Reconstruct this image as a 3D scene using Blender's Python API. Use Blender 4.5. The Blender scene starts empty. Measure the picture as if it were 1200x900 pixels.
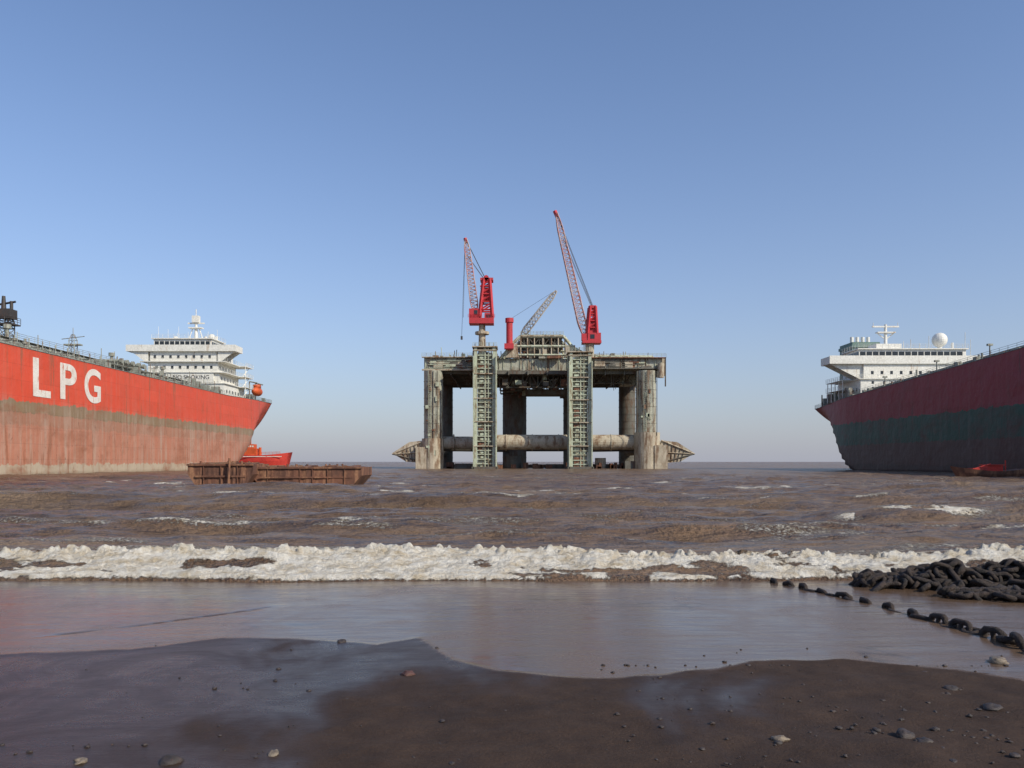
import bpy, math, random
import numpy as np
from mathutils import Vector, Matrix
random.seed(7)
RS=np.random.RandomState(5)
scene=bpy.context.scene
H=2.2; F=943.0

# ------------------------------------------------------------------ noise
_T=RS.rand(256,256)
def vn(x,y,s=0):
    x=np.asarray(x,float)+s*17.31; y=np.asarray(y,float)+s*9.77
    xi=np.floor(x).astype(int); yi=np.floor(y).astype(int)
    fx=x-xi; fy=y-yi
    fx=fx*fx*(3-2*fx); fy=fy*fy*(3-2*fy)
    a=_T[xi&255,yi&255]; b=_T[(xi+1)&255,yi&255]; c=_T[xi&255,(yi+1)&255]; d=_T[(xi+1)&255,(yi+1)&255]
    return (a*(1-fx)+b*fx)*(1-fy)+(c*(1-fx)+d*fx)*fy
def fbm(x,y,o=4,s=0):
    r=0;a=.5;t=0
    for i in range(o):
        r=r+a*vn(x*2**i,y*2**i,s+i*3.1); t+=a; a*=.5
    return r/t
def sst(a,b,x):
    t=np.clip((x-a)/(b-a),0,1); return t*t*(3-2*t)

# ------------------------------------------------------------------ materials
def newmat(name):
    m=bpy.data.materials.new(name); m.use_nodes=True
    nt=m.node_tree; b=nt.nodes['Principled BSDF']
    return m,nt,b
def N(nt,typ,**kw):
    n=nt.nodes.new(typ)
    for k,v in kw.items():
        if k in n.inputs.keys(): n.inputs[k].default_value=v
        else: setattr(n,k,v)
    return n
def coords(nt,scale=(1,1,1)):
    tc=N(nt,'ShaderNodeTexCoord'); mp=N(nt,'ShaderNodeMapping')
    mp.inputs['Scale'].default_value=scale
    nt.links.new(tc.outputs['Object'],mp.inputs['Vector']); return mp.outputs['Vector']
def noise(nt,scale,detail=5,rough=.6,stretch=(1,1,1),dist=0):
    n=N(nt,'ShaderNodeTexNoise'); n.inputs['Scale'].default_value=scale
    n.inputs['Detail'].default_value=detail; n.inputs['Roughness'].default_value=rough; n.inputs['Distortion'].default_value=dist
    nt.links.new(coords(nt,stretch),n.inputs['Vector']); return n.outputs['Fac']
def rng(nt,v,a,b,c=0,d=1):
    n=N(nt,'ShaderNodeMapRange'); n.inputs['From Min'].default_value=a; n.inputs['From Max'].default_value=b
    n.inputs['To Min'].default_value=c; n.inputs['To Max'].default_value=d
    nt.links.new(v,n.inputs['Value']); return n.outputs['Result']
def mix(nt,f,a,b,mode='MIX'):
    n=N(nt,'ShaderNodeMix',data_type='RGBA',blend_type=mode)
    for sock,v in ((n.inputs[0],f),(n.inputs[6],a),(n.inputs[7],b)):
        if isinstance(v,(int,float)): sock.default_value=v
        elif isinstance(v,tuple): sock.default_value=(*v,1) if len(v)==3 else v
        else: nt.links.new(v,sock)
    return n.outputs[2]
def math_(nt,op,a,b=0.0):
    n=N(nt,'ShaderNodeMath',operation=op)
    for i,v in enumerate((a,b)):
        if isinstance(v,(int,float)): n.inputs[i].default_value=v
        else: nt.links.new(v,n.inputs[i])
    return n.outputs[0]
def bump(nt,b,h,strength=.5,dist=.1):
    n=N(nt,'ShaderNodeBump'); n.inputs['Strength'].default_value=strength; n.inputs['Distance'].default_value=dist
    nt.links.new(h,n.inputs['Height']); nt.links.new(n.outputs['Normal'],b.inputs['Normal'])
def painted(name,col,col2=None,rust=.3,rustcol=(.12,.045,.02),rough=.6,scale=.35,streak=True):
    m,nt,b=newmat(name)
    col2=col2 or tuple(c*.6 for c in col)
    n1=noise(nt,scale,6,.65)
    c=mix(nt,rng(nt,n1,.35,.7),col,col2)
    if rust>0:
        n2=noise(nt,scale*2.2,8,.7,(1,1,.22) if streak else (1,1,1))
        t=.72-.35*rust
        c=mix(nt,rng(nt,n2,t-.06,t+.06,0,.9),c,rustcol)
    n3=noise(nt,scale*9,5,.6)
    c=mix(nt,.5,c,mix(nt,rng(nt,n3,.3,.7),(.55,.55,.55),(1.2,1.2,1.2)),'MULTIPLY')
    nt.links.new(c,b.inputs['Base Color']); b.inputs['Roughness'].default_value=rough
    bump(nt,b,n3,.3,.05)
    return m
def hullmat(name,bands,rustcol,rustamt,fade,streakcol=(.45,.36,.28)):
    m,nt,b=newmat(name)
    tc=N(nt,'ShaderNodeTexCoord'); sp=N(nt,'ShaderNodeSeparateXYZ'); nt.links.new(tc.outputs['Object'],sp.inputs[0])
    z=sp.outputs['Z']
    w=noise(nt,.5,6,.7,(1,1,.6))
    zz=math_(nt,'ADD',z,rng(nt,w,.2,.8,-.8,.8))
    rp=N(nt,'ShaderNodeValToRGB'); rp.color_ramp.interpolation='CONSTANT'
    els=rp.color_ramp.elements
    while len(els)>1: els.remove(els[-1])
    els[0].position=0; els[0].color=(*bands[0][1],1)
    for zb,cb in bands[1:]:
        e=els.new(zb/30); e.color=(*cb,1)
    nt.links.new(math_(nt,'DIVIDE',zz,30),rp.inputs[0])
    c=rp.outputs['Color']
    st=noise(nt,.9,7,.7,(1,1,.06))
    pt=noise(nt,.12,6,.7,(1,1,1.6))
    low=rng(nt,z,11.0,13.5,1,.0)
    c=mix(nt,math_(nt,'MULTIPLY',rng(nt,st,.45,.68),math_(nt,'ADD',math_(nt,'MULTIPLY',low,fade),.12)),c,streakcol)
    c=mix(nt,math_(nt,'MULTIPLY',rng(nt,pt,.48,.66),math_(nt,'ADD',math_(nt,'MULTIPLY',low,.6),.14)),c,rustcol)
    s2=noise(nt,.6,8,.75,(1,1,.10))
    c=mix(nt,rng(nt,s2,.62-.1*rustamt,.70-.1*rustamt,0,.75),c,rustcol)
    s4=noise(nt,1.8,8,.75,(1,1,.5))
    c=mix(nt,math_(nt,'MULTIPLY',rng(nt,s4,.60,.66,0,.8),math_(nt,'ADD',math_(nt,'MULTIPLY',low,.7),.3)),c,tuple(v*.55 for v in rustcol))
    bk=N(nt,'ShaderNodeTexBrick'); bk.inputs['Scale'].default_value=1; bk.inputs['Brick Width'].default_value=9
    bk.inputs['Row Height'].default_value=2.6; bk.inputs['Mortar Size'].default_value=.05
    bk.inputs['Color1'].default_value=(1,1,1,1); bk.inputs['Color2'].default_value=(.86,.86,.86,1); bk.inputs['Mortar'].default_value=(.72,.72,.72,1)
    cb=N(nt,'ShaderNodeCombineXYZ'); nt.links.new(sp.outputs['Y'],cb.inputs[0]); nt.links.new(z,cb.inputs[1])
    nt.links.new(cb.outputs[0],bk.inputs['Vector'])
    c=mix(nt,.6,c,bk.outputs['Color'],'MULTIPLY')
    nt.links.new(c,b.inputs['Base Color']); b.inputs['Roughness'].default_value=.55
    bump(nt,b,noise(nt,.35,4,.5),.7,.3)
    return m

M={}
M['white']=painted('white_ship_paint',(.80,.79,.72),(.72,.70,.62),.22,(.42,.28,.16),scale=.25)
M['glass']=painted('dark_window',(.03,.035,.04),None,0,rough=.15)
M['deckgrey']=painted('deck_grey',(.3,.33,.29),(.2,.21,.18),.4,scale=.5)
M['pipe']=painted('deck_pipe_green_grey',(.36,.38,.32),(.22,.23,.18),.5,scale=.8)
M['dark']=painted('dark_steel',(.06,.05,.045),(.03,.028,.025),.3,scale=.6)
M['rust']=painted('rusty_steel',(.18,.075,.042),(.075,.038,.027),.5,(.30,.15,.08),rough=.85,scale=.6)
M['bargedeck']=painted('rusty_barge_deck',(.26,.17,.11),(.14,.08,.05),.5,(.2,.08,.04),rough=.9,scale=.9)
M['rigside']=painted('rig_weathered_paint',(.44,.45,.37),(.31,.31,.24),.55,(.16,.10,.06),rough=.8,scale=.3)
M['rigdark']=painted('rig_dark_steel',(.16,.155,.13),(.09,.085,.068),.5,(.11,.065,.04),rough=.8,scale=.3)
M['riggreen']=painted('rig_pale_green_steel',(.52,.58,.45),(.40,.43,.31),.45,(.2,.13,.07),rough=.8,scale=.5)
M['concrete']=painted('rig_tan_steel',(.52,.46,.35),(.38,.33,.24),.5,(.19,.11,.06),rough=.85,scale=.3)
M['red']=painted('crane_red_paint',(.55,.035,.05),(.42,.03,.035),.2,scale=.5)
M['redwhite']=painted('boom_red_white',(.5,.16,.14),(.62,.56,.5),.25,scale=.35)
M['boomgrey']=painted('boom_grey',(.5,.48,.43),(.38,.34,.3),.3,scale=.5)
M['boatred']=painted('boat_red_paint',(.65,.055,.035),(.5,.04,.03),.12,scale=.5)
M['orange']=painted('lifeboat_orange',(.7,.12,.03),None,.1,scale=.5)
M['funnel']=painted('funnel_green',(.16,.27,.22),(.12,.19,.16),.2,scale=.5)
M['black']=painted('black_lettering',(.03,.03,.03),None,0)
M['letter']=painted('white_lettering',(.8,.77,.7),(.66,.6,.52),.3,(.55,.16,.09),scale=.6)
M['mudline']=painted('marine_growth',(.12,.1,.08),(.08,.07,.055),.3)
M['hullL']=hullmat('red_hull_paint',[(0,(.46,.38,.27)),(1.7,(.46,.19,.115)),(8.2,(.38,.18,.11)),(10.2,(.25,.17,.095)),(12.3,(.66,.078,.032))],(.28,.11,.055),.65,.6)
M['hullR']=hullmat('dark_red_green_hull_paint_low_shade',[(0,(.05,.03,.027)),(1.5,(.08,.042,.036)),(6.5,(.018,.068,.048)),(12.4,(.25,.017,.028))],(.08,.026,.022),.4,.12,(.2,.13,.11))  # red and green are paint; the dark bands below have shadow put into the colour

# ------------------------------------------------------------------ mesh builder
class MB:
    def __init__(s): s.v=[]; s.f=[]
    def add(s,vs,fs):
        o=len(s.v); s.v+= [tuple(v) for v in vs]; s.f+=[tuple(i+o for i in f) for f in fs]
    def box(s,x0,x1,y0,y1,z0,z1):
        s.add([(x0,y0,z0),(x1,y0,z0),(x1,y1,z0),(x0,y1,z0),(x0,y0,z1),(x1,y0,z1),(x1,y1,z1),(x0,y1,z1)],
              [(0,3,2,1),(4,5,6,7),(0,1,5,4),(1,2,6,5),(2,3,7,6),(3,0,4,7)])
    def cyl(s,a,b,r,n=8,r2=None,cap=True):
        a=Vector(a);b=Vector(b); d=b-a
        if d.length<1e-6: return
        r2=r if r2 is None else r2
        d.normalize(); u=d.orthogonal().normalized(); w=d.cross(u)
        vs=[]
        for P,R in ((a,r),(b,r2)):
            for i in range(n):
                t=2*math.pi*(i+.5)/n; vs.append(P+u*R*math.cos(t)+w*R*math.sin(t))
        fs=[(i,(i+1)%n,n+(i+1)%n,n+i) for i in range(n)]
        if cap: fs+=[tuple(range(n))[::-1],tuple(range(n,2*n))]
        s.add(vs,fs)
    def bar(s,a,b,t): s.cyl(a,b,t*.7,4)
    def prism(s,pts,vec):
        n=len(pts); vec=Vector(vec); vs=[Vector(p) for p in pts]+[Vector(p)+vec for p in pts]
        s.add(vs,[tuple(range(n))[::-1],tuple(range(n,2*n))]+[(i,(i+1)%n,n+(i+1)%n,n+i) for i in range(n)])
    def sphere(s,c,r,sc=(1,1,1),n=12,m=8):
        vs=[];fs=[]
        for j in range(m+1):
            ph=math.pi*j/m
            for i in range(n):
                th=2*math.pi*i/n
                vs.append((c[0]+r*sc[0]*math.sin(ph)*math.cos(th),c[1]+r*sc[1]*math.sin(ph)*math.sin(th),c[2]+r*sc[2]*math.cos(ph)))
        for j in range(m):
            for i in range(n):
                fs.append((j*n+i,(j+1)*n+i,(j+1)*n+(i+1)%n,j*n+(i+1)%n))
        s.add(vs,fs)
    def rail(s,pts,h=1.1,step=2.0,t=.06,rows=3):
        for a,b in zip(pts[:-1],pts[1:]):
            a=Vector(a);b=Vector(b);L=(b-a).length;k=max(1,int(L/step))
            for i in range(k+1):
                p=a.lerp(b,i/k); s.bar(p,p+Vector((0,0,h)),t)
            for r in range(rows):
                z=Vector((0,0,h*(r+1)/rows)); s.bar(a+z,b+z,t*.8)
    def lattice(s,a,b,w0,w1,n,t=.12,up=(0,0,1)):
        a=Vector(a);b=Vector(b);d=(b-a).normalized(); up=Vector(up)
        u=d.cross(up)
        if u.length<.05: u=d.cross(Vector((0,1,0)))
        u.normalize(); v=d.cross(u)
        prev=None
        for i in range(n+1):
            f=i/n; wd=w0+(w1-w0)*f
            if f<.12: wd*= .35+.65*f/.12
            if f>.88: wd*= .35+.65*(1-f)/.12
            c=a.lerp(b,f); q=[c+u*wd/2*sx+v*wd/2*sy for sx,sy in((1,1),(-1,1),(-1,-1),(1,-1))]
            for k in range(4): s.bar(q[k],q[(k+1)%4],t*.6)
            if prev:
                for k in range(4):
                    s.bar(prev[k],q[k],t)
                    s.bar(prev[k],q[(k+1)%4],t*.6)
            prev=q
    def obj(s,name,mat,par=None,smooth=False):
        me=bpy.data.meshes.new(name); me.from_pydata(s.v,[],s.f); me.update()
        o=bpy.data.objects.new(name,me); scene.collection.objects.link(o)
        me.materials.append(mat)
        if smooth:
            for p in me.polygons: p.use_smooth=True
        if par: o.parent=par
        return o
def empty(name,loc=(0,0,0)):
    e=bpy.data.objects.new(name,None); scene.collection.objects.link(e); return e

# ------------------------------------------------------------------ ships
def sm(t): t=max(0,min(1,t)); return t*t*(3-2*t)
def hull(par,xc,ys,L,B,deckf,zk0,ov,tr,mat,fine=45,e=.42):
    ds=list(np.linspace(0,56,38))+list(np.linspace(60,L-50,24))+list(np.linspace(L-46,L-.3,26))
    ss=[0,.01,.03,.06,.1,.15,.2,.27,.35,.44,.53,.62,.71,.8,.9,1]
    vs=[];fs=[];edge=[]
    for d in ds:
        zk=-3+(zk0+3)*max(0,1-d/ov)**.8
        bt=B*(tr+(1-tr)*sm(d/34)**.8)
        t=max(0,(d-(L-46))/46); bt*=max(.01,math.sqrt(max(0,1-t*t)))
        sb=1.0+(.1-1.0)*sm(d/fine)
        D=deckf(ys-d); row=[]
        for s_ in ss:
            row.append((bt*min(1,s_/sb)**e*(1-.25*t*(1-s_)), zk+(D-zk)*s_))
        ring=[(xc+r[0],ys-d,r[1]) for r in row[::-1]]+[(xc-r[0],ys-d,r[1]) for r in row[1:]]
        vs+=ring; edge.append((bt,ys-d,D))
    n=len(ss)*2-1
    for i in range(len(ds)-1):
        for j in range(n-1):
            a=i*n+j; fs.append((a,a+1,a+n+1,a+n))
    fs.append(tuple(range(n))[::-1])
    b=MB(); b.add(vs,fs); o=b.obj('hull',mat,par)
    for p in o.data.polygons: p.use_smooth=len(p.vertices)==4
    d=MB(); vv=[];ff=[]
    for bt,y,D in edge: vv+=[(xc-bt,y,D-.02),(xc+bt,y,D-.02)]
    for i in range(len(edge)-1): ff.append((2*i,2*i+1,2*i+3,2*i+2))
    d.add(vv,ff); d.obj('deck',M['deckgrey'],par)
    r=MB()
    for sgn in (1,-1):
        pts=[(xc+sgn*(bt-.15),y,D) for bt,y,D in edge]
        for a,c in zip(pts[:-1],pts[1:]):
            r.rail([a,c],1.15,2.2,.055)
        for a,c in zip(pts[:-1],pts[1:]): r.bar((a[0]+sgn*.17,a[1],a[2]),(c[0]+sgn*.17,c[1],c[2]),.14)
    r.rail([(xc-edge[0][0],ys,edge[0][2]),(xc+edge[0][0],ys,edge[0][2])],1.15,2,.055)
    r.obj('railing',M['deckgrey'],par)
    return edge

def winrow(b,x0,x1,y,z,w,h,step):
    x=x0
    while x+w<x1: b.box(x,x+w,y-.05,y+.02,z,z+h); x+=step
def winside(b,y0,y1,x,z,w,h,step,sg=1):
    y=y0
    while y+w<y1:
        b.box(min(x-.02*sg,x+.05*sg),max(x-.02*sg,x+.05*sg),y,y+w,z,z+h); y+=step

# ---- LPG carrier
lpg=empty('lpg_tanker_ship')
dl=lambda y:21.1+max(0,(y-230))*.028+max(0,(90-y))*.05
hull(lpg,-97.3,280,225,16.3,dl,9,30,.84,M['hullL'],52,.5)
for ch,y0,y1,z0,z1 in (('L',136,141.2,13.3,19.9),('P',144.2,149.6,13.5,20.0),('G',152.4,158.4,13.5,20.1)):
    cu=bpy.data.curves.new('letter_'+ch,'FONT'); cu.body=ch; cu.offset=.022; cu.extrude=.02
    o=bpy.data.objects.new('tmp',cu); scene.collection.objects.link(o)
    dg=bpy.context.evaluated_depsgraph_get(); me=bpy.data.meshes.new_from_object(o.evaluated_get(dg))
    bpy.data.objects.remove(o)
    co=np.array([v.co[:] for v in me.vertices]); mn=co.min(0);mx=co.max(0)
    for v in me.vertices:
        x=(v.co.x-mn[0])/(mx[0]-mn[0]); y=(v.co.y-mn[1])/(mx[1]-mn[1])
        v.co=Vector((-81.0+.03+(.04 if v.co.z>0 else 0),y0+x*(y1-y0),z0+y*(z1-z0)))
    me.materials.clear(); me.materials.append(M['letter'])
    o=bpy.data.objects.new('letter_'+ch,me); scene.collection.objects.link(o); o.parent=lpg
w=MB(); g=MB(); k=MB(); p=MB()
zb=21.2
yF=236
w.box(-108.5,-84.5,yF,yF+18,zb,25.2); w.box(-107.5,-86,yF+.4,yF+17,25.2,28.4)
w.box(-107,-86.5,yF+.6,yF+16,28.4,31.6); w.box(-106.5,-87,yF+.8,yF+15,31.6,34.6)
for z in (25.2,28.4,31.6): 
    w.box(-109,-84,yF-.4,yF+19,z-.12,z+.1); k.rail([(-109,yF-.3,z+.1),(-84,yF-.3,z+.1),(-84,yF+19,z+.1)],1.1,1.6,.05)
w.box(-113.2,-81,yF-.2,yF+6,34.6,34.95)
w.box(-113.2,-81,yF-.2,yF+.0,34.95,36.5)
w.box(-113.2,-81,yF+5.8,yF+6,34.95,36.3)
w.box(-81.2,-81,yF,yF+5.8,34.95,36.4); w.box(-113.2,-113,yF,yF+5.8,34.95,36.4)
for xx,sg in ((-107,-1),(-86.5,1)):
    for yy in (yF+.5,yF+5):
        w.prism([(xx,yy,34.6),(xx+sg*5,yy,34.6),(xx,yy,31)],(0,.3,0))
w.box(-105.5,-88.5,yF+1,yF+11,34.95,38.3); w.box(-106,-88,yF+.5,yF+11.5,38.3,38.6)
winrow(g,-105.2,-88.8,yF+1,36.4,1.2,1.25,1.5); winside(g,yF+1.4,yF+10.6,-88.5,36.4,1.2,1.2,1.6)
k.rail([(-106,yF+.6,38.6),(-88,yF+.6,38.6),(-88,yF+11.5,38.6)],1.1,1.6,.05)
for z in (22.6,26.3,29.5,32.6):
    winrow(g,-105.5+random.random(),-88,yF+{22.6:0,26.3:.4,29.5:.6,32.6:.8}[z],z,.7,.9,2.3)
    winside(g,yF+2,yF+15,{22.6:-84.5,26.3:-86,29.5:-86.5,32.6:-87}[z],z,.7,.9,2.5)
for z in (25.2,28.4,31.6):
    w.box(-87,-82,yF+12,yF+19,z-.15,z); k.rail([(-82,yF+12,z),(-82,yF+19,z)],1.1,1.2,.06)
    k.bar((-83,yF+18,z),(-83,yF+12,z-3.2),.2)
    k.bar((-82.2,yF+12,z-3.4),(-82.2,yF+12,z),.15)
w.box(-101,-93,yF+20,yF+28,zb,36); p.box(-100,-94,yF+21,yF+27,36,41)
for dx in (-99,-97,-95.5): k.cyl((dx,yF+24,40.9),(dx,yF+24,42.6),.5)
w.cyl((-95,yF+6,38.6),(-95,yF+6,45.5),.55,8,.3); w.box(-97,-93,yF+5,yF+7,42.2,42.5)
w.box(-97.5,-92.5,yF+5.9,yF+6.3,43.6,44); w.cyl((-95,yF+6,45.5),(-95,yF+6,48),.12)
w.cyl((-97,yF+5.6,39),(-96,yF+6,42.2),.15); w.cyl((-93,yF+6,39),(-94,yF+6,42.2),.15)
w.box(-96,-94,yF+5.2,yF+6.8,44,46)
w.sphere((-91,yF+8,39.9),1.0); w.sphere((-102,yF+8,39.6),.7)
for i in range(9): k.bar((-105+i*2,yF+3+i%3*2,38.6),(-105+i*2,yF+3+i%3*2,41+random.random()*2.5),.07)
for i in range(12):
    x=-104+random.random()*14; y=yF+12+random.random()*8; w.box(x,x+1.2,y,y+1.2,36,38.4+random.random()*2)
w.box(-104,-90,yF+13,yF+20,34.6,37.5)
w.obj('accommodation_block',M['white'],lpg); g.obj('windows',M['glass'],lpg); k.obj('accommodation_rails',M['white'],lpg); p.obj('funnel',M['white'],lpg)
cu=bpy.data.curves.new('t','FONT'); cu.body='NO SMOKING'; cu.size=1.7; cu.offset=.0; cu.extrude=.02
o=bpy.data.objects.new('t',cu); scene.collection.objects.link(o); dg=bpy.context.evaluated_depsgraph_get()
me=bpy.data.meshes.new_from_object(o.evaluated_get(dg)); bpy.data.objects.remove(o)
me.transform(Matrix.Translation((-99.5,yF-.14,26.4))@Matrix.Rotation(math.radians(90),4,'X')); me.materials.clear(); me.materials.append(M['black'])
o=bpy.data.objects.new('no_smoking_lettering',me); scene.collection.objects.link(o); o.parent=lpg
ap=MB(); ap.box(-101.5,-87.5,yF-.1,yF+.35,25.4,28.2); ap.obj('front_panel',M['white'],lpg)
lb=MB()
for yc in (yF+26,):
    lb.sphere((-83,yc,25.0),1.6,(.9,2.4,.95)); lb.box(-84,-82,yc-1.2,yc+1,26,27.2)
lb.obj('lifeboat',M['orange'],lpg,True)
lw=MB()
for yy in (yF+23,yF+29): lw.bar((-84.5,yy,22),(-84.5,yy,28),.3); lw.bar((-84.5,yy,28),(-82,yy,27.5),.3)
lw.box(-92,-86,yF+30,yF+33,22,24.5); lw.cyl((-90,yF+38,22),(-90,yF+38,25),.5)
for i in range(7): lw.box(-96+i*2,-95+i*2,yF+34,yF+35,22,22.8+random.random()*1.5)
lw.obj('poop_gear',M['deckgrey'],lpg)
d=MB(); e=MB()
for i,(x,z,r) in enumerate([(-88,23.2,.28),(-89,23.2,.22),(-90,23.4,.35),(-92,24.2,.25),(-93,24.2,.35),(-95,24.5,.4),(-97,25,.3),(-99,24.2,.3),(-86,22.4,.18)]):
    d.cyl((x,yF-2,z),(x,62,z),r,8)
y=66
while y<yF-2:
    for x in (-99.5,-94,-91,-87.5): d.bar((x,y,21),(x,y,24.6),.16)
    d.bar((-99.5,y,24),(-91,y,24),.14); d.bar((-93,y,23),(-85.5,y,22.9),.14)
    y+=4.2
d.box(-94.5,-92.8,64,yF-2,25.1,25.2); d.rail([(-92.8,64,25.2),(-92.8,yF-2,25.2)],1.1,2.5,.06)
for i in range(120):
    y=random.uniform(95,yF-4); x=random.uniform(-90,-82.5); t=random.random()
    if t<.4: e.cyl((x,y,21),(x,y,22+random.random()*1.8),.22); e.cyl((x,y,22.4),(x,y,22.8),.45)
    elif t<.7: e.box(x,x+random.uniform(.5,2),y,y+random.uniform(.6,2.5),21,21.6+random.random()*2.2)
    else: e.bar((x,y,21),(x,y,24+random.random()*1.6),.12)
for yy in (112,150,190,218):
    e.sphere((-97,yy,21.3),5,(1,1,.5),16,8); e.box(-98.5,-95.5,yy-1.5,yy+1.5,23.4,25.4)
    e.cyl((-96,yy+3,23),(-96,yy+3,27.5),.35); e.cyl((-96,yy+3,27.5),(-96,yy+3,28.3),.7)
for i in range(5):
    yy=170+i*2.6; e.cyl((-94,yy,23.5),(-82.6,yy,23.5),.35); e.cyl((-82.8,yy,23.5),(-82.3,yy,23.5),.55)
e.box(-86,-82.5,166,184,22.4,22.5)
d.obj('deck_pipes',M['pipe'],lpg); e.obj('deck_equipment',M['pipe'],lpg)
q=MB()
q.lattice((-96,176,21),(-96,176,30),1.4,1.2,7,.1); q.box(-97.8,-94.2,175.4,176.6,27.6,27.9); q.bar((-98.5,176,29),(-93.5,176,29.6),.12)
q.bar((-96,176,30),(-96,176,31.5),.1)
q.box(-98,-94,174.5,177.5,25,25.2)
for xx,yy,hh in ((-90,186,5),(-88,198,4.5),(-92,208,6),(-86,214,4),(-90,224,5)): q.bar((xx,yy,21),(xx,yy,21+hh),.14); q.bar((xx-.8,yy,20.6+hh),(xx+.8,yy,20.6+hh),.1)
q.obj('deck_posts',M['pipe'],lpg)
q=MB(); cx,cy=-97.0,154.5
q.lattice((cx,cy,21),(cx,cy,30.5),2.0,1.8,7,.17); q.box(cx-1.7,cx+1.7,cy-1.6,cy+1.6,28.4,28.65); q.box(cx-1.1,cx+1.3,cy-1.2,cy+1.2,29.6,31.4)
q.cyl((cx-.6,cy,31),(cx-.6,cy,34),.5,8,.3); q.cyl((cx+.9,cy,31),(cx+.9,cy,33),.3); q.rail([(cx-1.7,cy-1.6,28.65),(cx+1.7,cy-1.6,28.65),(cx+1.7,cy+1.6,28.65)],1.2,.9,.08)
q.bar((cx-1.3,cy,32.4),(cx+1.7,cy,32.9),.3)
q.obj('deck_crane_post',M['dark'],lpg)

# ---- right tanker
tk=empty('oil_tanker_ship')
dr=lambda y:18.9+(234-y)*.037
XS=90.0; B2=21
hull(tk,XS+B2,248,230,B2,dr,11,24,.84,M['hullR'],38)
w=MB();g=MB();k=MB();p=MB();f_=MB()
y2=217; xl,xr=93,129
zb=19.2
w.box(94,128,y2,y2+15,zb,24.5); w.box(95,127,y2+.4,y2+14,24.5,28.6)
w.box(85.6,134,y2-.2,y2+6,28.6,28.9)
w.box(85.6,134,y2-.2,y2,28.9,30.8); w.box(85.6,85.8,y2,y2+6,28.9,30.6); w.box(85.6,134,y2+5.8,y2+6,28.9,30.6)
w.prism([(95,y2+1,28.6),(86.2,y2+1,28.6),(95,y2+1,24.2)],(0,.3,0)); w.prism([(95,y2+5,28.6),(86.2,y2+5,28.6),(95,y2+5,24.2)],(0,.3,0))
w.prism([(127,y2+1,28.6),(133,y2+1,28.6),(127,y2+1,24.2)],(0,.3,0))
w.box(94,123,y2+1,y2+11,28.9,32.6); w.box(93.5,123.5,y2+.5,y2+11.5,32.6,32.9)
winrow(g,94.3,122.8,y2+1,30.9,1.5,1.1,1.75); winside(g,y2+1.3,y2+10.5,94,30.9,1.4,1.1,1.7,-1)
for z,yy in ((21.4,0),(25.8,.4)):
    winrow(g,97,126,y2+yy,z,.7,.9,2.6); winside(g,y2+2,y2+13,94 if z<24 else 95,z,.7,.9,2.4,-1)
winrow(g,97,126,y2,23.2,.6,.7,3.1)
w.box(93.4,128.6,y2-.5,y2+16,24.4,24.6); k.rail([(93.5,y2+16,24.6),(93.5,y2-.4,24.6),(128.5,y2-.4,24.6)],1.1,1.6,.06)
k.rail([(93.5,y2+11,32.9),(93.5,y2+.6,32.9),(123.5,y2+.6,32.9)],1.1,1.6,.06)
for z in (22,24.6): w.box(90.5,94,y2+4,y2+15,z-.15,z); k.rail([(90.5,y2+15,z),(90.5,y2+4,z)],1.1,1.3,.06)
for i in range(5): k.bar((90.8,y2+4+i*2.6,19),(90.8,y2+4+i*2.6,24.6),.18)
for i in range(4): k.bar((91.5,y2+5+i*2.6,19.2),(91.5,y2+7.4+i*2.6,22),.14)
f_.box(99,107,y2+17,y2+26,zb,37.0); f_.box(98.7,107.3,y2+16.7,y2+26.3,35.4,36.2)
for i in range(4): k.cyl((100.5+i*1.6,y2+21,37),(100.5+i*1.6,y2+21,39),.5)
w.box(100,107,y2+4,y2+9,32.9,34.6)
w.cyl((103.5,y2+6,32.9),(103.5,y2+6,40.2),.5,8,.35); w.box(101,106,y2+5.2,y2+6.8,37.8,38.1); w.box(99.8,107.2,y2+5.8,y2+6.2,39.4,39.8)
for s_ in (-1,1): w.bar((103.5,y2+6,36),(103.5+s_*2.3,y2+6,37.8),.2); w.bar((103.5+s_*3.4,y2+6,39.6),(103.5+s_*3.4,y2+6,40.7),.12)
w.cyl((118.5,y2+6,32.9),(118.5,y2+6,34.6),.6); w.sphere((118.5,y2+6,35.9),2.0,(1,1,1.0),18,12)
w.cyl((121.5,y2+5,32.9),(121.5,y2+5,35),.3)
for x,h in ((110,3),(112.5,2),(115,4),(108,2.5),(125,5),(126.5,3)): k.bar((x,y2+5,32.8 if x<124 else 28.9),(x,y2+5,32.9+h),.12)
w.obj('accommodation_block',M['white'],tk); g.obj('windows',M['glass'],tk); k.obj('accommodation_rails',M['white'],tk); f_.obj('funnel',M['funnel'],tk)
d=MB()
for x,z in ((96,21.5),(97.2,21.5),(98.5,22),(111,22.6),(112.5,22.6)):
    d.cyl((x,y2-2,z),(x,60,z+5.5),.3)
for i in range(28):
    yy=70+i*5; zz=dr(yy); d.bar((95.5,yy,zz),(95.5,yy,zz+2),.15); d.bar((99,yy,zz),(99,yy,zz+2),.15); d.bar((95.5,yy,zz+1.8),(99,yy,zz+1.8),.15)
for i in range(110):
    yy=random.uniform(90,y2+28); x=random.uniform(91,97) if yy<y2-3 or yy>y2+16 else 91.2; zz=dr(yy)-.1
    hh_=1.7 if yy>y2 else 1
    if random.random()<.5: d.cyl((x,yy,zz),(x,yy,zz+(1.2+random.random())*hh_),.2)
    else: d.box(x,x+1.0,yy,yy+1.2,zz,zz+(.8+random.random()*.9)*hh_)
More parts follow.
